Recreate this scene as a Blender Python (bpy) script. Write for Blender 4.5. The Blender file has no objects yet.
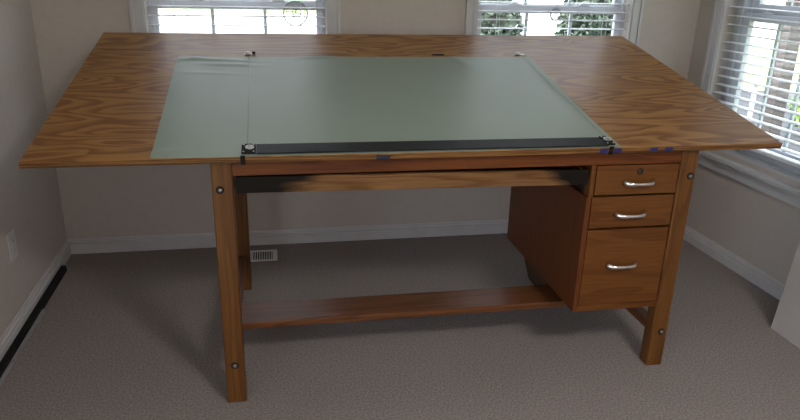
import bpy, bmesh, math, random
from mathutils import Matrix, Vector
random.seed(7)
S = bpy.context.scene
COL = S.collection

# ------------------------------------------------------------------ camera
cam_d = bpy.data.cameras.new('camera')
cam_d.sensor_fit = 'HORIZONTAL'; cam_d.sensor_width = 36.0
cam_d.lens = 670.67 / 800 * 36.0
cam_d.clip_start = 0.05; cam_d.clip_end = 300
cam = bpy.data.objects.new('camera', cam_d); COL.objects.link(cam)
_r = Vector((0.98277048, -0.18327224, 0.02394715))
_u = Vector((0.04010989, 0.33794833, 0.94030959))
_f = Vector((0.18042554, 0.92314799, -0.33947667))
cam.matrix_world = Matrix(((_r.x, _u.x, -_f.x, 0.70607547), (_r.y, _u.y, -_f.y, -1.77490634),
                           (_r.z, _u.z, -_f.z, 1.42566331), (0, 0, 0, 1)))
S.camera = cam

# ------------------------------------------------------------------ sky, sun, exposure
world = bpy.data.worlds.new('sky'); S.world = world; world.use_nodes = True
bg = world.node_tree.nodes['Background']
bg.inputs['Color'].default_value = (0.83, 0.88, 1.0, 1)
bg.inputs['Strength'].default_value = 1.75
sun_d = bpy.data.lights.new('sun', 'SUN'); sun_d.energy = 4.0; sun_d.angle = 0.01
sun_d.color = (1.0, 0.95, 0.86)
sun = bpy.data.objects.new('sun', sun_d); COL.objects.link(sun)
sun.location = (-6, -2, 12)
sun.rotation_euler = Vector((0.52, 0.20, -0.83)).to_track_quat('-Z', 'Y').to_euler()
S.view_settings.view_transform = 'Standard'
S.view_settings.look = 'None'
S.view_settings.gamma = 1.0
S.view_settings.use_curve_mapping = False
S.view_settings.exposure = 1.6
LAMP = 24.0
S.cycles.use_denoising = True
S.cycles.max_bounces = 12
S.cycles.diffuse_bounces = 8
S.cycles.transparent_max_bounces = 16
S.cycles.caustics_reflective = False
S.cycles.caustics_refractive = False

# ------------------------------------------------------------------ materials
def new_mat(name):
    m = bpy.data.materials.new(name); m.use_nodes = True
    return m, m.node_tree.nodes, m.node_tree.links, m.node_tree.nodes['Principled BSDF']

def node(ns, typ, **kw):
    n = ns.new(typ)
    for k, v in kw.items():
        if k in ('loc', ): continue
        setattr(n, k, v)
    return n

def noise_mat(name, c1, c2, scale=(40, 40, 40), detail=3, rough=0.6, bump=0.0, bump_scale=None, metallic=0.0,
              coat=0.0, lo=0.3, hi=0.7, spec=0.5):
    m, ns, ls, b = new_mat(name)
    tc = node(ns, 'ShaderNodeTexCoord'); mp = node(ns, 'ShaderNodeMapping')
    mp.inputs['Scale'].default_value = scale
    ls.new(tc.outputs['Object'], mp.inputs['Vector'])
    nz = node(ns, 'ShaderNodeTexNoise'); nz.inputs['Scale'].default_value = 1; nz.inputs['Detail'].default_value = detail
    ls.new(mp.outputs['Vector'], nz.inputs['Vector'])
    cr = node(ns, 'ShaderNodeValToRGB')
    cr.color_ramp.elements[0].position = lo; cr.color_ramp.elements[0].color = (*c1, 1)
    cr.color_ramp.elements[1].position = hi; cr.color_ramp.elements[1].color = (*c2, 1)
    ls.new(nz.outputs['Fac'], cr.inputs['Fac']); ls.new(cr.outputs['Color'], b.inputs['Base Color'])
    b.inputs['Roughness'].default_value = rough; b.inputs['Metallic'].default_value = metallic
    b.inputs['Coat Weight'].default_value = coat; b.inputs['Specular IOR Level'].default_value = spec
    if bump:
        n2 = nz
        if bump_scale:
            n2 = node(ns, 'ShaderNodeTexNoise'); n2.inputs['Scale'].default_value = bump_scale; n2.inputs['Detail'].default_value = 2
            ls.new(tc.outputs['Object'], n2.inputs['Vector'])
        bp = node(ns, 'ShaderNodeBump'); bp.inputs['Strength'].default_value = bump; bp.inputs['Distance'].default_value = 0.005
        ls.new(n2.outputs['Fac'], bp.inputs['Height']); ls.new(bp.outputs['Normal'], b.inputs['Normal'])
    return m

def wood_mat(name, light, mid, dark, axis='x', bands=7.0, along=1.0, across=7.0, rough=0.42, coat=0.3, fibre=0.45,
             seed=0.0, burn=None, jag=.35):
    """contour-grained wood: bands of a stretched noise field plus fine fibres. axis = grain direction."""
    m, ns, ls, b = new_mat(name)
    tc = node(ns, 'ShaderNodeTexCoord')
    def stretched(a, c, off):
        mp = node(ns, 'ShaderNodeMapping')
        s = [c, c, c]; s['xyz'.index(axis)] = a
        mp.inputs['Scale'].default_value = s; mp.inputs['Location'].default_value = (off, off * 1.7, off * .6)
        ls.new(tc.outputs['Object'], mp.inputs['Vector']); return mp
    mp = stretched(along, across, seed)
    nz = node(ns, 'ShaderNodeTexNoise'); nz.inputs['Scale'].default_value = 1; nz.inputs['Detail'].default_value = 1.6
    nz.inputs['Roughness'].default_value = 0.45; nz.inputs['Distortion'].default_value = 0.45
    ls.new(mp.outputs['Vector'], nz.inputs['Vector'])
    jm = stretched(7.0, 70.0, seed + 7)
    jn = node(ns, 'ShaderNodeTexNoise'); jn.inputs['Scale'].default_value = 1; jn.inputs['Detail'].default_value = 2
    ls.new(jm.outputs['Vector'], jn.inputs['Vector'])
    ja = node(ns, 'ShaderNodeMath', operation='MULTIPLY_ADD'); ja.inputs[1].default_value = jag
    ls.new(jn.outputs['Fac'], ja.inputs[0])
    mu = node(ns, 'ShaderNodeMath', operation='MULTIPLY'); mu.inputs[1].default_value = bands
    ls.new(nz.outputs['Fac'], mu.inputs[0]); ls.new(mu.outputs[0], ja.inputs[2])
    # growth rings: a slow darkening into late wood, then a sharp step back to early wood
    fc = node(ns, 'ShaderNodeMath', operation='FRACT'); ls.new(ja.outputs[0], fc.inputs[0])
    cr = node(ns, 'ShaderNodeValToRGB'); e = cr.color_ramp.elements
    e[0].position = 0.0; e[0].color = (*light, 1); e[1].position = 1.0; e[1].color = (*light, 1)
    k = e.new(0.30); k.color = (*light, 1)
    k = e.new(0.52); k.color = (*mid, 1)
    k = e.new(0.76); k.color = (*dark, 1)
    k = e.new(0.90); k.color = (*dark, 1)
    ls.new(fc.outputs[0], cr.inputs['Fac'])
    fm = stretched(6.0, 160.0, seed + 3)
    fn = node(ns, 'ShaderNodeTexNoise'); fn.inputs['Scale'].default_value = 1; fn.inputs['Detail'].default_value = 3
    ls.new(fm.outputs['Vector'], fn.inputs['Vector'])
    fr = node(ns, 'ShaderNodeMapRange'); fr.inputs['From Min'].default_value = .3; fr.inputs['From Max'].default_value = .7
    fr.inputs['To Min'].default_value = 1 - fibre; fr.inputs['To Max'].default_value = 1 + fibre * .45
    ls.new(fn.outputs['Fac'], fr.inputs['Value'])
    mx = node(ns, 'ShaderNodeVectorMath', operation='SCALE')
    ls.new(cr.outputs['Color'], mx.inputs[0]); ls.new(fr.outputs['Result'], mx.inputs['Scale'])
    col = mx.outputs['Vector']
    if burn:
        # scorch marks: list of (x_centre, half_width) in object space, ragged with noise
        sx = node(ns, 'ShaderNodeSeparateXYZ'); ls.new(tc.outputs['Object'], sx.inputs[0])
        bn_m = node(ns, 'ShaderNodeMapping'); bn_m.inputs['Scale'].default_value = (9, 20, 42)
        ls.new(tc.outputs['Object'], bn_m.inputs['Vector'])
        bn = node(ns, 'ShaderNodeTexNoise'); bn.inputs['Scale'].default_value = 1; bn.inputs['Detail'].default_value = 4
        ls.new(bn_m.outputs['Vector'], bn.inputs['Vector'])
        tot = None
        for xc, hw, zt in burn:
            d = node(ns, 'ShaderNodeMath', operation='SUBTRACT'); ls.new(sx.outputs['X'], d.inputs[0]); d.inputs[1].default_value = xc
            zz = node(ns, 'ShaderNodeMath', operation='MULTIPLY_ADD'); ls.new(sx.outputs['Z'], zz.inputs[0])
            zz.inputs[1].default_value = zt; zz.inputs[2].default_value = -0.777 * zt
            d2 = node(ns, 'ShaderNodeMath', operation='ADD'); ls.new(d.outputs[0], d2.inputs[0]); ls.new(zz.outputs[0], d2.inputs[1])
            a = node(ns, 'ShaderNodeMath', operation='ABSOLUTE'); ls.new(d2.outputs[0], a.inputs[0])
            q = node(ns, 'ShaderNodeMath', operation='DIVIDE'); ls.new(a.outputs[0], q.inputs[0]); q.inputs[1].default_value = hw
            w = node(ns, 'ShaderNodeMath', operation='MULTIPLY_ADD'); ls.new(bn.outputs['Fac'], w.inputs[0]); w.inputs[1].default_value = 1.1; w.inputs[2].default_value = -0.55
            s = node(ns, 'ShaderNodeMath', operation='ADD'); ls.new(q.outputs[0], s.inputs[0]); ls.new(w.outputs[0], s.inputs[1])
            mr = node(ns, 'ShaderNodeMapRange'); mr.inputs['From Min'].default_value = .58; mr.inputs['From Max'].default_value = 1.2
            mr.inputs['To Min'].default_value = 1; mr.inputs['To Max'].default_value = 0; ls.new(s.outputs[0], mr.inputs['Value'])
            if tot is None: tot = mr.outputs['Result']
            else:
                mm = node(ns, 'ShaderNodeMath', operation='MAXIMUM'); ls.new(tot, mm.inputs[0]); ls.new(mr.outputs['Result'], mm.inputs[1]); tot = mm.outputs[0]
        mc = node(ns, 'ShaderNodeMix', data_type='RGBA'); ls.new(tot, mc.inputs[0]); ls.new(col, mc.inputs[6])
        mc.inputs[7].default_value = (0.008, 0.0055, 0.0045, 1); col = mc.outputs[2]
    ls.new(col, b.inputs['Base Color'])
    b.inputs['Roughness'].default_value = rough; b.inputs['Coat Weight'].default_value = coat
    b.inputs['Coat Roughness'].default_value = 0.25
    b.inputs['Specular IOR Level'].default_value = 0.28
    if burn: b.inputs['Specular IOR Level'].default_value = 0.12
    bp = node(ns, 'ShaderNodeBump'); bp.inputs['Strength'].default_value = 0.08; bp.inputs['Distance'].default_value = 0.002
    ls.new(fn.outputs['Fac'], bp.inputs['Height']); ls.new(bp.outputs['Normal'], b.inputs['Normal'])
    return m

def glass_mat():
    m, ns, ls, b = new_mat('window_glass')
    out = ns['Material Output']; ns.remove(b)
    tr = node(ns, 'ShaderNodeBsdfTransparent'); tr.inputs['Color'].default_value = (.96, .98, .97, 1)
    gl = node(ns, 'ShaderNodeBsdfGlossy'); gl.inputs['Roughness'].default_value = 0.02
    lw = node(ns, 'ShaderNodeLayerWeight')
    pw = node(ns, 'ShaderNodeMath', operation='POWER'); ls.new(lw.outputs['Facing'], pw.inputs[0]); pw.inputs[1].default_value = 5.0
    fr = node(ns, 'ShaderNodeMath', operation='MULTIPLY_ADD'); ls.new(pw.outputs[0], fr.inputs[0]); fr.inputs[1].default_value = .9; fr.inputs[2].default_value = .04
    mx = node(ns, 'ShaderNodeMixShader'); ls.new(fr.outputs[0], mx.inputs[0]); ls.new(tr.outputs[0], mx.inputs[1]); ls.new(gl.outputs[0], mx.inputs[2])
    ls.new(mx.outputs[0], out.inputs['Surface']); return m

M_wall = noise_mat('painted_wall', (.475, .428, .396), (.50, .452, .42), (30, 30, 30), 4, .85, .12, 220)
M_ceil = noise_mat('ceiling_paint', (.62, .61, .59), (.68, .67, .65), (30, 30, 30), 4, .9, .1, 120)
M_trim = noise_mat('white_trim_paint', (.49, .49, .505), (.53, .53, .545), (12, 12, 12), 2, .4)
M_vinyl = noise_mat('white_vinyl_sash', (.52, .54, .59), (.56, .58, .63), (12, 12, 12), 2, .35)
M_blind = noise_mat('blind_slat', (.76, .78, .82), (.82, .84, .87), (8, 8, 8), 2, .4)
M_carpet = noise_mat('cut_pile_carpet', (.185, .160, .152), (.315, .28, .27), (135, 135, 135), 4, .95, .45, 300, lo=.33, hi=.67, spec=.1)
M_lawn = noise_mat('lawn_grass', (.15, .21, .07), (.25, .34, .13), (3, 3, 3), 5, .9)
M_pave = noise_mat('pale_concrete', (.55, .54, .51), (.66, .65, .62), (1, 1, 1), 4, .8)
M_patio = noise_mat('grey_patio_concrete', (.026, .028, .033), (.036, .038, .044), (6, 6, 6), 4, .85)
M_brownpost = noise_mat('shade_toned_post', (.060, .048, .046), (.068, .055, .052), (1, 1, 1), 3, .8)  # brown darkened to stand in for the shade on the post's backlit face
M_leaf = noise_mat('shrub_leaf', (.05, .078, .055), (.10, .14, .10), (9, 9, 9), 3, .6)
M_leaf2 = noise_mat('pale_leaf', (.10, .20, .03), (.28, .42, .10), (9, 9, 9), 3, .6)
M_stem = noise_mat('shrub_stem', (.06, .045, .03), (.10, .08, .05), (20, 20, 20), 2, .9)
M_glass = glass_mat()
M_ply = wood_mat('fir_plywood', (.32, .158, .043), (.25, .108, .025), (.185, .070, .0145), 'x', bands=12, along=1.5, across=6.5, rough=.45, coat=.2, fibre=.14, seed=2.0)
M_edge = wood_mat('plywood_edge', (.24, .115, .036), (.16, .07, .02), (.08, .03, .008), 'x', bands=5, along=.6, across=120, rough=.5, coat=.1, seed=5)
M_leg = wood_mat('golden_fir_upright', (.135, .054, .0115), (.124, .048, .0100), (.098, .036, .0072), 'z', bands=5, along=1.0, across=16, rough=.42, coat=.05, fibre=.25, seed=1)
M_rail = wood_mat('golden_fir_rail', (.145, .053, .019), (.127, .046, .016), (.10, .034, .011), 'x', bands=5, along=1.0, across=14, rough=.42, coat=.1, fibre=.3, seed=4)
M_siderail = wood_mat('golden_fir_side_rail', (.13, .048, .016), (.115, .042, .014), (.09, .031, .0095), 'y', bands=5, along=1.0, across=14, rough=.42, coat=.3, fibre=.3, seed=6)
M_apron = wood_mat('reddish_apron', (.135, .038, .007), (.118, .031, .0055), (.085, .021, .004), 'x', bands=6, along=1, across=14, rough=.5, coat=.0, fibre=.3, seed=8)
M_drawer = wood_mat('golden_oak_drawer', (.130, .046, .0085), (.118, .040, .0072), (.100, .032, .0055), 'x', bands=4, along=1.6, across=16, rough=.4, coat=.03, fibre=.2, seed=3)
M_pedestal = wood_mat('brown_ply_panel', (.115, .031, .0065), (.106, .028, .0058), (.095, .024, .005), 'z', bands=5, along=.9, across=9, rough=.45, coat=.08, fibre=.2, seed=9)
M_burnt = wood_mat('scorched_drawer_front', (.19, .096, .04), (.17, .085, .034), (.135, .062, .023), 'x', bands=6, along=1, across=16, rough=.6, coat=.0, fibre=.3, seed=11,
                   burn=[(0.640 - 1.3, .160, -1.2), (1.705 - 1.3, .085, 1.2)])
M_shadewood = wood_mat('shade_toned_wood', (.075, .036, .018), (.06, .028, .014), (.04, .018, .009), 'y', bands=5, along=1, across=14, rough=.5, coat=.1, seed=12)  # bracket colour darkened to carry the shade under the pedestal
M_base = noise_mat('baseboard_paint', (.50, .49, .50), (.54, .53, .54), (12, 12, 12), 2, .45)
M_ivory = noise_mat('ivory_plastic', (.50, .49, .48), (.55, .54, .53), (12, 12, 12), 2, .45)
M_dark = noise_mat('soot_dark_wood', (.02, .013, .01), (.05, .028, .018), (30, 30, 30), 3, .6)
M_mat = noise_mat('green_vinyl', (.235, .290, .245), (.248, .303, .258), (3, 3, 3), 3, .42, .015, 60, coat=.0, spec=.4)
M_black = noise_mat('black_bar_plastic', (.012, .013, .015), (.018, .019, .022), (20, 20, 20), 2, .5, spec=.18)
M_blackmat = noise_mat('dull_black', (.008, .008, .008), (.015, .015, .015), (20, 20, 20), 2, .7, spec=.15)
M_bolt = noise_mat('dull_bolt_steel', (.20, .19, .18), (.28, .27, .26), (60, 60, 60), 2, .45, metallic=.8)
M_chrome = noise_mat('chrome', (.72, .71, .70), (.80, .80, .80), (20, 20, 20), 2, .16, metallic=1)
M_steel = noise_mat('dull_steel', (.42, .42, .43), (.55, .55, .56), (40, 40, 40), 2, .38, metallic=1)
M_white = noise_mat('white_plastic', (.66, .67, .68), (.74, .75, .76), (20, 20, 20), 2, .4)
M_blue = noise_mat('dark_blue_tape', (.012, .014, .085), (.02, .022, .12), (50, 50, 50), 2, .55)
M_bluedark = noise_mat('blackish_blue_tape', (.010, .013, .035), (.016, .02, .05), (50, 50, 50), 2, .55)
M_lockbrass = noise_mat('tarnished_lock', (.018, .011, .006), (.035, .022, .012), (60, 60, 60), 2, .5, spec=.3)
M_board = noise_mat('pale_board', (.39, .365, .345), (.42, .395, .375), (8, 8, 8), 3, .7)
M_cable = noise_mat('grey_cable', (.22, .25, .23), (.28, .31, .29), (20, 20, 20), 2, .5)
M_lead = noise_mat('dull_lead', (.24, .24, .25), (.30, .30, .31), (40, 40, 40), 2, .6)
M_grille = noise_mat('register_void', (.03, .035, .04), (.05, .055, .06), (20, 20, 20), 2, .8)
M_paleedge = noise_mat('pale_edge_strip', (.26, .26, .27), (.32, .32, .33), (20, 20, 20), 2, .4)

# ------------------------------------------------------------------ mesh helpers
class MB:
    def __init__(self, mat=None):
        self.bm = bmesh.new(); self.T = mat or Matrix.Identity(4)
    def _v(self, p): return self.bm.verts.new(self.T @ Vector(p))
    def hexa(self, P, bev=0.0, seg=2):
        """8 points: bottom ring (ccw from above) then top ring"""
        v = [self._v(p) for p in P]
        fs = [self.bm.faces.new([v[i] for i in q]) for q in
              ((3, 2, 1, 0), (4, 5, 6, 7), (0, 1, 5, 4), (1, 2, 6, 5), (2, 3, 7, 6), (3, 0, 4, 7))]
        if bev:
            es = list({e for f in fs for e in f.edges})
            bmesh.ops.bevel(self.bm, geom=es, offset=bev, segments=seg, affect='EDGES', profile=.6)
        return self
    def box(self, x0, x1, y0, y1, z0, z1, bev=0.0, seg=2):
        return self.hexa([(x0, y0, z0), (x1, y0, z0), (x1, y1, z0), (x0, y1, z0),
                          (x0, y0, z1), (x1, y0, z1), (x1, y1, z1), (x0, y1, z1)], bev, seg)
    def prism(self, pts, axis, a, b):
        """extrude a polygon along an axis from a to b; pts are the other two coordinates in order"""
        def P(p, t):
            return {'x': (t, p[0], p[1]), 'y': (p[0], t, p[1]), 'z': (p[0], p[1], t)}[axis]
        A = [self._v(P(p, a)) for p in pts]; B = [self._v(P(p, b)) for p in pts]
        n = len(pts)
        self.bm.faces.new(A[::-1]); self.bm.faces.new(B)
        for i in range(n): self.bm.faces.new((A[i], A[(i + 1) % n], B[(i + 1) % n], B[i]))
        return self
    def tube(self, path, rad, n=10, cap=True, flat=1.0, up=None):
        path = [Vector(p) for p in path]; rings = []
        for i, p in enumerate(path):
            t = (path[min(i + 1, len(path) - 1)] - path[max(i - 1, 0)]).normalized()
            u = Vector(up) if up else (Vector((0, 0, 1)) if abs(t.z) < .9 else Vector((1, 0, 0)))
            s = t.cross(u).normalized(); w = s.cross(t)
            r = rad[i] if isinstance(rad, (list, tuple)) else rad
            rings.append([self._v(p + (s * math.cos(2 * math.pi * k / n) + w * flat * math.sin(2 * math.pi * k / n)) * r) for k in range(n)])
        for a, b in zip(rings, rings[1:]):
            for k in range(n):
                f = self.bm.faces.new((a[k], a[(k + 1) % n], b[(k + 1) % n], b[k])); f.smooth = True
        if cap:
            self.bm.faces.new(rings[0][::-1]); self.bm.faces.new(rings[-1])
        return self
    def disc(self, c, axis, r, h, n=24, dome=0.0):
        c = Vector(c); a = Vector(axis).normalized()
        pts = [c, c + a * h]; rad = [r, r]
        if dome: pts.append(c + a * (h + dome * .7)); rad.append(r * .7); pts.append(c + a * (h + dome)); rad.append(r * .15)
        return self.tube(pts, rad, n)
    def torus(self, c, nrm, R, r, n=36, m=8):
        nrm = Vector(nrm).normalized(); a = nrm.orthogonal().normalized(); b = nrm.cross(a); c = Vector(c)
        rg = []
        for i in range(n):
            t = 2 * math.pi * i / n; d = a * math.cos(t) + b * math.sin(t)
            rg.append([self._v(c + d * (R + r * math.cos(2 * math.pi * k / m)) + nrm * r * math.sin(2 * math.pi * k / m)) for k in range(m)])
        for i in range(n):
            A, B = rg[i], rg[(i + 1) % n]
            for k in range(m):
                f = self.bm.faces.new((A[k], B[k], B[(k + 1) % m], A[(k + 1) % m])); f.smooth = True
        return self
    def build(self, name, m, parent=None, loc=None):
        bmesh.ops.recalc_face_normals(self.bm, faces=self.bm.faces)
        me = bpy.data.meshes.new(name); 
        self.bm.to_mesh(me); self.bm.free()
        me.materials.append(m)
        o = bpy.data.objects.new(name, me); COL.objects.link(o)
        if loc is not None: o.location = loc
        if parent is not None: o.parent = parent
        return o

def tag(o, label=None, cat=None, group=None, kind=None):
    if label: o['label'] = label
    if cat: o['category'] = cat
    if group: o['group'] = group
    if kind: o['kind'] = kind
    return o
def thing(name, label, cat, loc=(0, 0, 0), group=None):
    o = bpy.data.objects.new(name, None); COL.objects.link(o); o.location = loc; o.empty_display_size = .1
    return tag(o, label, cat, group)
def struct(o, label=None): return tag(o, label, None, None, 'structure')
def copy_tree(o, parent=None):
    c = o.copy(); COL.objects.link(c)
    if parent is not None: c.parent = parent
    for ch in list(o.children): copy_tree(ch, c)
    return c

# ------------------------------------------------------------------ room shell
YB = 1.657                                   # inner face of the back wall
XL = lambda y: -0.356 + 0.0204 * (YB - y)    # left wall inner face
XR = lambda y: 3.002 + 0.0217 * (YB - y)     # right wall inner face
YF, ZC, WT = -3.3, 2.5, 0.15
Z0, ZB, Z1 = 0.560, 0.66, 1.98                         # window openings, sill to head

mb = MB(); mb.prism([(XL(YF) - .15, YF - .15), (XR(YF) + .15, YF - .15), (XR(YB) + .15, YB + .15), (XL(YB) - .15, YB + .15)], 'z', -.12, 0)
struct(mb.build('floor', M_carpet), 'beige grey cut-pile carpet covering the room')
mb = MB(); mb.prism([(XL(YF) - .5, YF - .6), (XR(YF) + .5, YF - .6), (XR(YB) + .5, YB + .5), (XL(YB) - .5, YB + .5)], 'z', ZC, ZC + .12)
struct(mb.build('ceiling', M_ceil))

def wall_panels(mb, length, holes, zt=ZC, depth=WT, v0=0.0):
    """wall in a local frame: u along, v outward, z up; holes = (u0,u1,z0,z1) sorted"""
    u = 0.0
    for (a, b, z0, z1) in holes:
        mb.box(u, a, v0, v0 + depth, 0, zt)
        if z0 > 0: mb.box(a, b, v0, v0 + depth, 0, z0)
        mb.box(a, b, v0, v0 + depth, z1, zt); u = b
    mb.box(u, length, v0, v0 + depth, 0, zt)

# back wall frame: u = x - XL, v = +y
def frame(o, udir, vdir):
    u = Vector(udir).normalized(); v = Vector(vdir).normalized()
    return Matrix(((u.x, v.x, 0, o[0]), (u.y, v.y, 0, o[1]), (u.z, v.z, 1, o[2]), (0, 0, 0, 1)))
FB = frame((0, YB, 0), (1, 0, 0), (0, 1, 0))
angR = Vector((0.0217, -1, 0))
FR = frame((XR(YB), YB, 0), angR, (1, 0.0217, 0))      # u runs towards the camera
angL = Vector((0.0204, -1, 0))
FL = frame((XL(YB), YB, 0), angL, (-1, -0.0204, 0))
W1 = (.138, .985); W2 = (1.752, 2.600); W3 = (YB - 1.430, YB - .640)
xl, xr = XL(YB), XR(YB)
mb = MB(frame((xl - WT, YB, 0), (1, 0, 0), (0, 1, 0)))
o_ = -(xl - WT)
wall_panels(mb, xr - xl + 2 * WT, [(W1[0] + o_, W1[1] + o_, ZB, Z1), (W2[0] + o_, W2[1] + o_, ZB, Z1)])
struct(mb.build('wall_back', M_wall))
LEN = YB - YF
mb = MB(FR); wall_panels(mb, LEN, [(W3[0], W3[1], Z0, Z1)]); struct(mb.build('wall_right', M_wall))
mb = MB(FL); wall_panels(mb, LEN, [(3.0, 4.5, 0, 2.1)]); struct(mb.build('wall_left', M_wall))  # wall opening is added out of view to throw light on the right wall
FF = frame((XL(YF) - .15, YF, 0), (1, 0, 0), (0, -1, 0))
mb = MB(FF); wall_panels(mb, XR(YF) - XL(YF) + .3, [(0.6, 1.0, 0, 2.1)]); struct(mb.build('wall_front', M_wall))  # opening added behind the camera, its width set for fill light

# baseboards with a stepped, moulded profile
def baseboard(name, F, u0, u1):
    prof = [(0, 0), (-.015, 0), (-.015, .046), (-.009, .049), (-.009, .054), (-.012, .057), (-.012, .063), (-.006, .066), (-.006, .071), (-.004, .079), (0, .079)]
    mb = MB(F)
    A = [mb._v((u0, p[0], p[1])) for p in prof]; B = [mb._v((u1, p[0], p[1])) for p in prof]
    n = len(prof)
    for i in range(n): mb.bm.faces.new((A[i], A[(i + 1) % n], B[(i + 1) % n], B[i]))
    mb.bm.faces.new(A); mb.bm.faces.new(B[::-1])
    return struct(mb.build(name, M_base))
baseboard('baseboard_back', FB, xl, xr)
baseboard('baseboard_right', FR, 0.015, LEN)
baseboard('baseboard_left', FL, 0.015, 3.0)

# ------------------------------------------------------------------ windows (double-hung, with grilles)
def window(idx, F, u0, u1, stile_f, casing, label, Z0=Z0):
    """opening u0..u1; frame/casing mesh as the structure, its sashes, grille, glass, sill, lock as children"""
    root = struct(MB(F).build('window_%d' % idx, M_trim), label)
    # casing on the room side: two-step moulded boards
    mb = MB(F)
    c = casing
    for (a, b) in ((u0 - c, u0), (u1, u1 + c)):
        mb.box(a, b, -.014, 0, Z0 - .03, Z1 + c)
    mb.box(u0 - c * .35, u0 - .006, -.020, -.014, Z0 - .005, Z1 + c * .35); mb.box(u0 - c, u0 - c * .78, -.022, -.014, Z0 - .03, Z1 + c)
    mb.box(u1 + .006, u1 + c * .35, -.020, -.014, Z0 - .005, Z1 + c * .35); mb.box(u1 + c * .78, u1 + c, -.022, -.014, Z0 - .03, Z1 + c)
    mb.box(u0, u1, -.014, 0, Z1, Z1 + c)
    mb.box(u0, u1, -.022, -.014, Z1 + c * .78, Z1 + c)
    mb.build('casing', M_trim, root)
    mb = MB(F)
    mb.box(u0 - c - .012, u1 + c + .012, -.040, 0, Z0 - .045, Z0 - .022, .004)   # stool
    mb.box(u0, u1, 0, .062, Z0 - .022 + .022, Z0 + .012)
    mb.box(u0 - c, u1 + c, -.016, 0, Z0 - .105, Z0 - .045)                       # apron
    mb.box(u0 - c, u1 + c, -.022, -.016, Z0 - .066, Z0 - .045)
    mb.build('window_sill', M_trim, root)
    # vinyl frame inside the opening
    d0, d1 = .062, .135
    mb = MB(F)
    f = stile_f[0]
    mb.box(u0, u0 + f, d0, d1, Z0 + .012, Z1); mb.box(u1 - f, u1, d0, d1, Z0 + .012, Z1)
    mb.box(u0 + f, u1 - f, d0, d1, Z0 + .012, Z0 + .040); mb.box(u0 + f, u1 - f, d0, d1, Z1 - .03, Z1)
    mb.build('window_frame', M_vinyl, root)
    s = stile_f[1]
    zm = 1.236
    def sash(name, z0, z1, y0, y1, rb=.045):
        a, b = u0 + f, u1 - f
        mb = MB(F)
        mb.box(a, a + s, y0, y1, z0, z1, .003, 1); mb.box(b - s, b, y0, y1, z0, z1, .003, 1)
        mb.box(a + s, b - s, y0, y1, z0, z0 + rb, .003, 1); mb.box(a + s, b - s, y0, y1, z1 - .040, z1, .003, 1)
        sh = mb.build(name, M_vinyl, root)
        mb = MB(F); ga, gb = a + s, b - s; ym = (y0 + y1) / 2
        for k in (1, 2):
            x = ga + (gb - ga) * k / 3
            mb.box(x - .008, x + .008, ym - .006, ym + .006, z0 + rb, z1 - .040)
        mb.build('grille', M_vinyl, sh)
        mb = MB(F); mb.box(ga, gb, ym - .0095, ym - .0065, z0 + rb, z1 - .040); mb.build('glass', M_glass, sh)
        return sh
    lo = sash('lower_sash', Z0 + .040, zm + .020, .066, .096)
    sash('upper_sash', zm - .020, Z1 - .03, .100, .130, .085 if idx == 3 else .045)
    mb = MB(F)
    for t in (.27, .73):
        x = u0 + (u1 - u0) * t
        mb.box(x - .03, x + .03, .068, .092, zm + .0205, zm + .028, .002, 1)
        mb.tube([(x - .012, .080, zm + .026), (x - .012, .080, zm + .038)], .009, 12)
        mb.box(x - .014, x + .030, .074, .086, zm + .034, zm + .042, .003, 1)
    mb.build('sash_lock', M_white, lo)
    return root
window(1, FB, W1[0], W1[1], (.012, .034), .066, 'white double-hung window behind the left half of the table', ZB)
window(2, FB, W2[0], W2[1], (.012, .034), .062, 'white double-hung window behind the right half of the table', ZB)
window(3, FR, W3[0], W3[1], (.050, .052), .075, 'white double-hung window in the right wall')

# horizontal blinds, hung inside each opening, slats open
def blind(F, u0, u1, phase, label, Z0=Z0):
    a, b = u0 + .008, u1 - .008
    t = thing('window_blind', label, 'blind', tuple(F @ Vector(((a + b) / 2, .03, Z1 - .002))), 'open horizontal blinds in the windows')
    inv = Matrix.Translation(-t.location)
    G = inv @ F
    MB(G).box(a, b, .006, .055, Z1 - .050, Z1 - .002, .003, 1).build('headrail', M_blind, t)
    mb = MB(G); z = phase; zs = []
    while z > Z0 + .05: z -= .0435
    z += .0435
    zb = z
    while z < Z1 - .06:
        zs.append(z); z += .0435
    for z in zs[1:]:
        # gently crowned slat
        P = [(-.025, -.0018), (-.012, .0006), (0, .0014), (.012, .0006), (.025, -.0018)]
        for (p, q) in zip(P, P[1:]):
            mb.hexa([(a, .030 + p[0], z + p[1] - .0011), (b, .030 + p[0], z + p[1] - .0011), (b, .030 + q[0], z + q[1] - .0011), (a, .030 + q[0], z + q[1] - .0011),
                     (a, .030 + p[0], z + p[1] + .0011), (b, .030 + p[0], z + p[1] + .0011), (b, .030 + q[0], z + q[1] + .0011), (a, .030 + q[0], z + q[1] + .0011)])
    bmesh.ops.remove_doubles(mb.bm, verts=mb.bm.verts, dist=1e-5)
    mb.build('slats', M_blind, t)
    MB(G).box(a, b, .006, .054, zb - .012, zb + .006, .003, 1).build('bottom_rail', M_blind, t)
    for k in (.14, .86):
        x = a + (b - a) * k
        mb = MB(G)
        for y in (.0045, .0555): mb.tube([(x, y, zb), (x, y, Z1 - .05)], .0008, 6)
        mb.build('ladder_cord', M_blind, t)
    return t
blind(FB, W1[0], W1[1], 1.188, 'white slatted blind in the back window left of the wall gap', ZB)
blind(FB, W2[0], W2[1], 1.186, 'white slatted blind in the back window nearer the right corner', ZB)
blind(FR, W3[0], W3[1], 1.195, 'white slatted blind in the right wall window')

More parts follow.
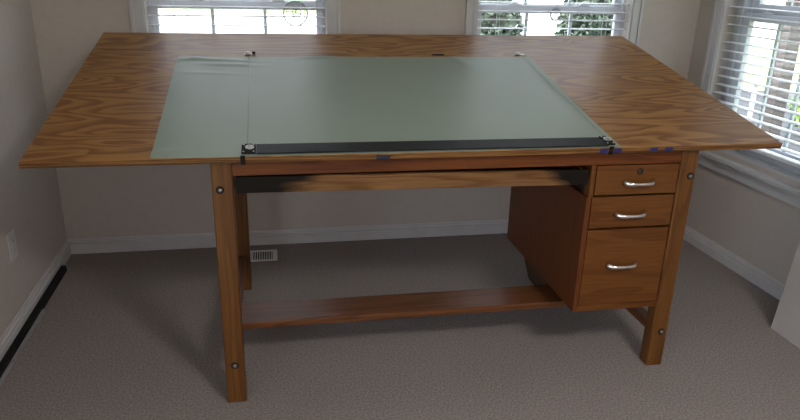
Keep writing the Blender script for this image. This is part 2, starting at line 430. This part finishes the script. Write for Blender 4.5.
# clear ornaments hung against the glass
def suncatcher(F, u, z, R, label, spokes):
    t = thing('suncatcher', label, 'ornament', tuple(F @ Vector((u, .0595, z))))
    G = Matrix.Translation(-t.location) @ F
    mb = MB(G); mb.torus((u, .0595, z), F.to_3x3() @ Vector((0, 0, 1)) if False else (0, 1, 0), R, .0034, 40, 6); mb.torus((u, .0595, z), (0, 1, 0), R * .82, .0016, 36, 5)
    mb.build('ring', M_lead, t)
    mb = MB(G)
    for k in range(spokes):
        a = math.pi * (k + .5) / spokes + .3
        c_, s_ = math.cos(a) * R * .8, math.sin(a) * R * .8
        mb.tube([(u - c_, .0595, z - s_), (u + c_ * .2, .0595 , z + s_ * .3 + .008), (u + c_, .0595, z + s_)], .0018, 5)
    mb.torus((u + R * .1, .0595, z + R * .1), (0, 1, 0), R * .35, .0020, 24, 5)
    mb.build('wire_pattern', M_lead, t)
    MB(G).tube([(u, .0595, z + R), (u, .0595, z + R + .24)], .0007, 5).build('hanging_thread', M_steel, t)
suncatcher(FB, .836, 1.200, .058, 'round wire suncatcher hanging in the back window left of the wall gap', 3)
suncatcher(FB, 2.205, 1.212, .030, 'small wire suncatcher hanging in the back window nearer the right corner', 2)

# round ceiling light over the middle of the room
def lamp():
    t = thing('ceiling_light', 'round white dome light on the ceiling', 'light', (1.9, -2.05, ZC))
    MB().disc((0, 0, -.001), (0, 0, -1), .28, .03, 40).build('lamp_base', M_white, t)
    m, ns, ls, b = new_mat('lit_glass_dome')
    b.inputs['Emission Color'].default_value = (1.0, .94, .90, 1); b.inputs['Emission Strength'].default_value = LAMP
    b.inputs['Base Color'].default_value = (.8, .8, .8, 1)
    mb = MB(); RL = .26; P = [(0, 0, -.032)]; Rr = [RL]
    for k in range(1, 7):
        a = k / 6 * math.pi / 2
        P.append((0, 0, -.032 - .085 * math.sin(a))); Rr.append(max(RL * math.cos(a), .004))
    mb.tube(P, Rr, 40); mb.build('lamp_dome', m, t)
lamp()

# ------------------------------------------------------------------ outdoors
GZ = -.32
mb = MB(); mb.box(-60, 70, -50, 90, GZ - .2, GZ); struct(mb.build('ground_lawn', M_lawn))
mb = MB(); mb.box(-60, 8, 1.9, 24.5, GZ, GZ + .02); mb.box(8, 70, 16.0, 60, GZ, GZ + .02); struct(mb.build('ground_driveway', M_pave))  # near stretch by the house is added, unseen, for neutral bounce light
mb = MB(); mb.box(3.30, 8.8, 1.95, 7.6, GZ+.0201, GZ + .06); struct(mb.build('ground_patio', M_patio))

def shrub(name, label, c, rx, ry, h, n, mat, leaf=.05, group=None):
    t = thing(name, label, 'shrub', (c[0], c[1], GZ), group)
    mb = MB()
    for k in range(7):
        a = 2 * math.pi * k / 7 + random.random() * .5
        mb.tube([(0.03 * math.cos(a), 0.03 * math.sin(a), 0), (rx * .35 * math.cos(a), ry * .35 * math.sin(a), h * .5), (rx * .6 * math.cos(a + .3), ry * .6 * math.sin(a + .3), h * .88)], [.014, .009, .004], 6)
    mb.build('stems', M_stem, t)
    mb = MB()
    for _ in range(n):
        while True:
            p = Vector((random.uniform(-1, 1), random.uniform(-1, 1), random.uniform(-1, 1)))
            if .25 < p.length < 1: break
        q = Vector((p.x * rx, p.y * ry, h * .52 + p.z * h * .48))
        d = Vector((random.gauss(0, 1), random.gauss(0, 1), random.gauss(.3, .8))).normalized()
        s = d.cross(Vector((random.gauss(0, 1), random.gauss(0, 1), random.gauss(0, 1)))).normalized()
        L = leaf * random.uniform(.7, 1.4)
        nn = d.cross(s) * L * .15
        v = [mb._v(q), mb._v(q + d * L * .5 + s * L * .28 + nn), mb._v(q + d * L), mb._v(q + d * L * .5 - s * L * .28 + nn)]
        mb.bm.faces.new((v[0], v[1], v[2])); mb.bm.faces.new((v[0], v[2], v[3]))
    mb.build('foliage', mat, t)
    return t
shrub('garden_shrub', 'dark green shrub outside, seen at the left edge of the right back window', (3.20, 6.0), .42, .35, 1.75, 5200, M_leaf, .085)
shrub('garden_shrub', 'dark green shrub outside, seen through the right side of the right back window', (4.52, 6.0), .40, .35, 1.75, 5200, M_leaf, .085)
shrub('garden_shrub', 'pale green shrub outside, seen low through the right wall window', (6.75, 4.55), .40, .40, .75, 1600, M_leaf2, .06)

t = thing('porch_post', 'brown post outside the right wall window', 'post', (5.22, 3.58, GZ + .06))
MB().box(-.065, .065, -.065, .065, 0, 2.75, .006).build('shaft', M_brownpost, t)
MB().box(-.085, .085, -.085, .085, 0, .12, .006).build('base_trim', M_brownpost, t)
t = thing('porch_railing', 'white porch railing running past the brown post outside', 'railing', (4.4, 4.05, GZ + .06))
v = Vector((5.09 - 4.4, 3.655 - 4.05, 0)); L = v.length
Rz = Matrix.Rotation(math.atan2(v.y, v.x), 4, 'Z')
MB(Rz).box(-.02, L, -.045, .045, .78, .83, .006).build('top_rail', M_trim, t)
MB(Rz).box(-.02, L, -.03, .03, .10, .15, .006).build('bottom_rail', M_trim, t)
for k in range(6):
    x = .04 + k * (L - .08) / 5
    MB(Rz).box(x - .018, x + .018, -.018, .018, 0.0 if k == 0 else .15, .78).build('baluster', M_trim, t)

# ------------------------------------------------------------------ drafting table
TILT = 0.2012; TY, TZ = 0.2165, 0.8823; TW, TD, TT = 2.44, 1.240, .020
YFR, YRE = 0.2415, 1.1052
def under(y): return TZ + (y - TY) * math.tan(TILT) - TT / math.cos(TILT) - .0008
OX, OY = 1.3, .66
table = thing('drafting_table', 'wide wooden drafting table with tilted plywood top and drawer pedestal', 'table', (OX, OY, 0))
G = Matrix.Translation((-OX, -OY, 0))
TF = Matrix.Translation((0 , TY, TZ)) @ Matrix.Rotation(TILT, 4, 'X')       # table-top frame: x along, y up the slope, z off the board

top = MB().box(-.007, TW + .009, 0, TD, -TT, 0, .0015, 1).build('tabletop', M_ply, table)
top.matrix_local = G @ TF
top.data.materials.append(M_edge)
for f_ in top.data.polygons:
    if abs(f_.normal.z) < .5: f_.material_index = 1

def leg(x0, y0, ang=0):
    d = .055; w = .0634
    mb = MB(G)
    mb.hexa([(x0, y0, 0), (x0 + w, y0, 0), (x0 + w, y0 + d, 0), (x0, y0 + d, 0),
             (x0, y0, under(y0)), (x0 + w, y0, under(y0)), (x0 + w, y0 + d, under(y0 + d)), (x0, y0 + d, under(y0 + d))], .006, 3)
    return mb.build('leg', M_leg, table)
XA, XB = 0.5135, 2.0859
legs = [leg(XA, YFR), leg(XB, YFR), leg(XA, YRE), leg(XB, YRE)]
def bolt(x, z, par):
    b = MB(G).disc((x, YFR + .0005, z), (0, -1, 0), .0125, .0022, 20).build('bolt', M_blackmat, par)
    mb = MB(G); mb.disc((x, YFR - .0018, z), (0, -1, 0), .0072, .002, 16, .004); mb.build('bolt_head', M_bolt, par)
bolt(.5375, .773, legs[0]); bolt(.546, .149, legs[0]); bolt(2.129, .767, legs[1]); bolt(2.124, .149, legs[1])

x0, x1 = XA + .0634, XB
# long front apron, back apron and sloping side aprons under the top; the unseen back and side ones are deepened to block light
MB(G).hexa([(x0, .248, .8150), (x1, .248, .8150), (x1, .270, .8150), (x0, .270, .8150),
            (x0, .248, under(.248)), (x1, .248, under(.248)), (x1, .270, under(.270)), (x0, .270, under(.270))]).build('front_apron', M_apron, table)
MB(G).hexa([(x0, 1.120, .78), (x1, 1.120, .78), (x1, 1.142, .78), (x0, 1.142, .78),
            (x0, 1.120, under(1.120)), (x1, 1.120, under(1.120)), (x1, 1.142, under(1.142)), (x0, 1.142, under(1.142))]).build('back_apron', M_rail, table)
for xs in (XA + .012, XB + .026):
    ya, yb_ = YFR + .055, YRE
    MB(G).hexa([(xs, ya, .78), (xs + .024, ya, .78), (xs + .024, yb_, .78), (xs, yb_, .78),
                (xs, ya, under(ya)), (xs + .024, ya, under(ya)), (xs + .024, yb_, under(yb_)), (xs, yb_, under(yb_))]).build('side_apron', M_siderail, table)
# low side rails and the foot board that rests on them
for xs in (XA + .006, XB + .003):
    MB(G).box(xs, xs + .038, YFR + .055, YRE, .138, .176, .003).build('side_rail', M_siderail, table)
MB(G).box(XA + .004, XB + .058, .432, .585, .1762, .2025, .004).build('foot_board', M_rail, table)

# shallow pencil drawer, scorched at both ends
dr = MB(G).hexa([(.585, .244, .759), (1.747, .244, .747), (1.747, .262, .747), (.585, .262, .759), (.585, .244, .811), (1.747, .244, .799), (1.747, .262, .799), (.585, .262, .811)], .003).build('pencil_drawer', M_burnt, table)
dr['label'] = 'long shallow drawer front with black scorch marks at both ends'
mb = MB(G); mb.box(.60, 1.735, .262, .80, .757, .763)
mb.box(.60, .612, .262, .80, .763, .800); mb.box(1.723, 1.735, .262, .80, .763, .800); mb.box(.612, 1.723, .788, .80, .763, .800)
mb.build('tray', M_siderail, dr)
for xs in (.5775, ):
    MB(G).box(xs, xs + .007, .262, .80, .775, .817).build('drawer_runner', M_dark, table)

# pedestal
YP = .965
mb = MB(G)
mb.box(1.750, 1.768, YFR, YP, .260, .700, .0015, 1)
ped = mb.build('pedestal', M_pedestal, table)
mb = MB(G); mb.box(2.068, 2.0845, .264, YP, .2625, .81); mb.build('right_panel', M_pedestal, ped)
mb = MB(G); mb.box(1.768, 2.0845, YFR, YP, .260, .281, .0015, 1); mb.build('bottom_panel', M_drawer, ped)
mb = MB(G); mb.box(1.768, 2.068, YP - .014, YP, .281, .81); mb.build('back_panel', M_pedestal, ped)
mb = MB(G); mb.box(1.757, 1.773, .2425, .285, .7005, .8145, .0015, 1); mb.build('upper_post', M_drawer, ped)
mb = MB(G); mb.box(1.775, 1.787, .285, YP - .014, .7005, .8145); mb.build('upper_side', M_dark, ped)
mb = MB(G); mb.box(1.768, 2.068, .266, YP - .014, .7005, .7045); mb.box(1.768, 2.068, .266, YP - .014, .579, .584); mb.build('dust_panel', M_dark, ped)
mb = MB(G); mb.prism([(.588, .2598), (.588, .137), (.785, .133), (.855, .198), (.855, .2598)], 'x', 1.800, 1.830); mb.build('support_bracket', M_shadewood, ped)

def drawer(xa, xb, za, zb, hx, hz):
    d = MB(G).box(xa, xb, YFR - .001, YFR + .019, za, zb, .0022, 2).build('drawer', M_drawer, table)
    mb = MB(G); mb.box(1.795, 2.060, YFR + .019, .86, za + .012, za + .018)
    mb.box(1.795, 1.805, YFR + .019, .86, za + .018, zb - .015); mb.box(2.050, 2.060, YFR + .019, .86, za + .018, zb - .015); mb.box(1.805, 2.050, .85, .86, za + .018, zb - .015)
    mb.build('drawer_box', M_siderail, d)
    y = YFR - .001
    w = .053
    path = [(hx - w, y, hz + .003), (hx - w + .004, y - .010, hz + .002), (hx - w + .014, y - .018, hz), (hx - w * .5, y - .023, hz + .0005), (hx, y - .025, hz + .0005),
            (hx + w * .5, y - .023, hz + .0005), (hx + w - .014, y - .018, hz), (hx + w - .004, y - .010, hz + .002), (hx + w, y, hz + .003)]
    rad = [.0105, .0098, .0090, .0074, .0068, .0074, .0090, .0098, .0105]
    MB(G).tube(path, rad, 14, True, 1.0, (0, 0, 1)).build('handle', M_chrome, d)
    return d
d1 = drawer(1.776, 2.081, .7075, .8120, 1.934, .750); d1['label'] = 'top pedestal drawer with a round lock above its chrome pull'
mb = MB(G); mb.disc((1.935, YFR - .001, .790), (0, -1, 0), .0115, .002, 24, .001); lk = mb.build('lock', M_lockbrass, d1)
drawer(1.771, 2.080, .5860, .7000, 1.919, .634)
drawer(1.7695, 2.080, .2835, .5780, 1.914, .441)

# ------------------------------------------------------------------ on the board
# green vinyl mat, slightly wrinkled at the back left
MX0, MX1, MV0, MV1 = .343, 1.832, .002, .911
mt = .0010
nx, ny = 150, 92
mb = MB()
def mat_h(x, v):
    h = 0.0
    def ridge(cx, cv, lx, lv, a, amp):
        dx, dv = x - cx, v - cv; c_, s_ = math.cos(a), math.sin(a)
        p, q = dx * c_ + dv * s_, -dx * s_ + dv * c_
        return amp * math.exp(-(p / lx) ** 2 - (q / lv) ** 2)
    h += ridge(.50, .872, .13, .012, -.10, .0042) + ridge(.55, .815, .10, .014, -.12, .0035) + ridge(.40, .885, .05, .018, .25, .0045)
    h += ridge(.90, .905, .07, .02, .1, .005) + ridge(1.50, .87, .03, .08, .35, .0035) + ridge(.47, .72, .12, .012, -.1, .0018)
    h += ridge(.37, .03, .05, .02, .5, .006)
    h += .0003 * (1 + math.sin(x * 9 + 2 * math.sin(v * 5))) * (1 + math.cos(v * 8 + x * 3)) * .5
    d = MX1 - x
    h += .006 * math.exp(-(d / .02) ** 2) * (0.35 + .65 * math.sin(math.pi * min(1, max(0, v / .915))) ** 2)
    return h
V = [[None] * (ny + 1) for _ in range(nx + 1)]
Bt = [[None] * (ny + 1) for _ in range(nx + 1)]
for i in range(nx + 1):
    for j in range(ny + 1):
        v_ = MV0 + (MV1 - MV0) * j / ny
        xa = .348 - .012 * v_ / .915 ; xb = MX1 + .005 * math.sin(v_ * 7 + 2.2)
        x_ = xa + (xb - xa) * i / nx
        h = mat_h(x_, v_)
        V[i][j] = mb._v((x_, v_, mt + h + .0004)); Bt[i][j] = mb._v((x_, v_, h + .0004))
for i in range(nx):
    for j in range(ny):
        f = mb.bm.faces.new((V[i][j], V[i + 1][j], V[i + 1][j + 1], V[i][j + 1])); f.smooth = True
        f = mb.bm.faces.new((Bt[i][j], Bt[i][j + 1], Bt[i + 1][j + 1], Bt[i + 1][j])); f.smooth = True
for i in range(nx):
    mb.bm.faces.new((V[i][0], Bt[i][0], Bt[i + 1][0], V[i + 1][0])); mb.bm.faces.new((V[i][ny], V[i + 1][ny], Bt[i + 1][ny], Bt[i][ny]))
for j in range(ny):
    mb.bm.faces.new((V[0][j], V[0][j + 1], Bt[0][j + 1], Bt[0][j])); mb.bm.faces.new((V[nx][j], Bt[nx][j], Bt[nx][j + 1], V[nx][j + 1]))
for f in mb.bm.faces:
    if not f.smooth:
        for e in f.edges: e.smooth = False
mat = tag(mb.build('drawing_mat', M_mat), 'pale green vinyl drawing mat lying on the plywood table top', 'mat')
mat.matrix_world = TF

# parallel straightedge running on cables
HB = mt + .0020
pb = thing('parallel_bar', 'long black parallel ruling bar across the front of the green mat', 'ruler'); pb.matrix_world = TF @ Matrix.Translation((1.22, .040, HB))
H = Matrix.Translation((-1.22, -.055, 0))
MB(H).hexa([(.652, .022, .002), (1.794, .016, .002), (1.786, .081, .002), (.652, .086, .002),
            (.652, .022, .0055), (1.794, .016, .0055), (1.786, .081, .0055), (.652, .086, .0055)], .0015, 2).build('straightedge', M_black, pb)
def end_plate(xa, xb, c, m1, m2):
    e = MB(H).box(xa, xb, .026, .090, .001, .0055, .0015, 1).build('end_bracket', m1, pb)
    mb = MB(H); mb.disc((c, .062, .0055), (0, 0, 1), .0135, .003, 24, .001); mb.build('pulley', m2, e)
    MB(H).disc((c, .062, .0096), (0, 0, 1), .005, .002, 14, .001).build('screw', M_steel, e)
    for q in ((xa + .006, .034), (xa + .006, .082), (xb - .006, .034), (xb - .006, .082)): MB(H).disc((q[0], q[1], .0055), (0, 0, 1), .0032, .0016, 10, .0006).build('screw', M_steel, e)
end_plate(.608, .650, .632, M_blackmat, M_ivory)
end_plate(1.790, 1.822, 1.808, M_blackmat, M_steel)
MB(H).tube([(.626, .088, .006), (.6235, .52, .0035), (.622, .926, .003)], .0007, 6).build('cable', M_cable, pb)
MB(H).tube([(1.808, .088, .006), (1.806, .52, .0035), (1.804, .926, .003)], .0006, 6).build('cable', M_cable, pb)

# cable clips screwed to the top behind the mat
def cable_clip(x, label, knob):
    t = thing('cable_clip', label, 'clip', group='cable clips along the back of the mat'); t.matrix_world = TF @ Matrix.Translation((x, .945, .0004))
    MB().box(-.024, .024, -.008, .008, 0, .0022, .001, 1).build('base_plate', M_steel, t)
    MB().disc((-.008, 0, .0024), (0, 0, 1), .0105, .006, 20, .004).build('pulley', M_white, t)
    if knob: MB().disc((.016, 0, .0024), (0, 0, 1), .0070, .008, 16, .002).build('knob', M_blackmat, t)
    return t
cable_clip(.622, 'small chrome and black cable clip at the back left of the green mat', True)
cable_clip(1.803, 'small shiny cable clip at the back right corner of the green mat', False)
o = MB().box(-.026, .026, -.006, .006, 0, .0030, .001, 1).build('metal_strip', M_blackmat)
tag(o, 'flat dark strip lying midway along the back edge of the green mat', 'strip'); o.matrix_world = TF @ Matrix.Translation((1.427, .940, .0004))

# clamps and blue tape on the front edge of the top
def edge_clamp(x, label):
    t = thing('edge_clamp', label, 'clamp', group='black clamps on the front edge'); t.matrix_world = TF @ Matrix.Translation((x, 0, 0))
    mb = MB(); mb.box(-.007, .007, -.006, -.0006, -.024, .006, .0012, 1); mb.build('jaw', M_blackmat, t)
    mb = MB(); mb.disc((0, -.006, -.012), (0, -1, 0), .0055, .004, 14, .001); mb.build('screw', M_blackmat, t)
edge_clamp(.612, 'black clamp on the front table edge below the left end of the ruling bar')
edge_clamp(1.803, 'black clamp on the front table edge below the right end of the ruling bar')
def tape(x0, x1, label, m, zt=-.001, zb=-.019):
    w = x1 - x0; j = .0012
    mb = MB(); mb.hexa([(0, -.0014, zb), (w - j, -.0014, zb + .001), (w - j, -.0005, zb + .001), (0, -.0005, zb), (j, -.0014, zt), (w, -.0014, zt - .001), (w, -.0005, zt - .001), (j, -.0005, zt)])
    o = mb.build('tape_strip', m); tag(o, label, 'tape', 'tape pieces on the front edge'); o.matrix_world = TF @ Matrix.Translation((x0, 0, 0)); return o
tape(1.016, 1.062, 'blackish blue tape piece at the middle of the front table edge', M_bluedark, -.004, -.019)
tape(1.764, 1.792, 'dark blue tape just left of the right edge clamp', M_blue)
tape(1.814, 1.843, 'dark blue tape just right of the right edge clamp', M_blue)
tape(1.945, 1.974, 'dark blue tape on the table edge above the left side of the top drawer', M_blue, -.001, -.017)
tape(2.000, 2.030, 'dark blue tape nearest the right end of the table edge', M_blue, -.001, -.017)

# ------------------------------------------------------------------ floor and wall fittings
t = thing('floor_register', 'white metal floor vent set in the carpet behind the left legs', 'vent', (.629, 1.492, 0))
mb = MB(); hx, hy = .070, .068
mb.box(-hx, hx, -hy, -hy + .014, 0, .006, .0015, 1); mb.box(-hx, hx, hy - .014, hy, 0, .006, .0015, 1)
mb.box(-hx, -hx + .009, -hy + .014, hy - .014, 0, .006); mb.box(hx - .024, hx, -hy + .014, hy - .014, 0, .006); mb.build('register_frame', M_white, t)
MB().box(-hx + .009, hx - .024, -hy + .014, hy - .014, .0002, .0012).build('duct_opening', M_grille, t)
mb = MB()
for k in range(9):
    x = -hx + .009 + (k + .5) * .107 / 9
    mb.box(x - .0024, x + .0024, -hy + .014, hy - .014, .0012, .0045)
mb.build('louvres', M_white, t)

oc = Vector((XL(.935), .935, .345))
t = thing('wall_outlet', 'white duplex outlet plate low on the left wall', 'outlet', tuple(oc))
R = Matrix.Rotation(math.atan2(-.0204, 1), 4, 'Z')
MB(R).box(.0003, .006, -.035, .035, -.058, .058, .002, 2).build('cover_plate', M_ivory, t)
for z in (-.020, .020):
    s = MB(R).box(.006, .008, -.016, .016, z - .014, z + .014, .001, 1).build('socket', M_ivory, t)
    mb = MB(R); mb.box(.008, .0084, -.008, -.006, z - .004, z + .006); mb.box(.008, .0084, .006, .008, z - .004, z + .006); mb.build('slot', M_blackmat, s)

t = thing('flat_bar', 'long black flat bar lying on the carpet along the left baseboard', 'bar', (XL(.6) + .0345, .6, 0))
A = Matrix.Rotation(math.atan2(.0204, 1) , 4, 'Z')
MB(A).box(-.018, .008, -.60, .84, .0008, .028, .002, 1).build('bar_body', M_blackmat, t)
MB(A).box(.008, .018, -.60, .42, .0008, .012).build('edge_strip', M_paleedge, t)
MB(A).box(-.018, .008, .84, .856, .0008, .028, .002, 1).build('end_cap', M_paleedge, t)

# pale board leaning on the right wall
mb = MB()
h = 2.35; y0_, y1_ = -.95, .435
xb_ = 2.783
xt = xb_ + .094 * h
mb.hexa([(xb_, y0_, .0008), (xb_ + .018, y0_, .0), (xb_ + .018, y1_, .0), (xb_ - .0, y1_, .0008),
         (xt, y0_, h), (xt + .018, y0_, h), (xt + .018, y1_, h), (xt, y1_, h)])
o = mb.build('leaning_board', M_board); tag(o, 'plain pale board leaning against the right wall', 'board')
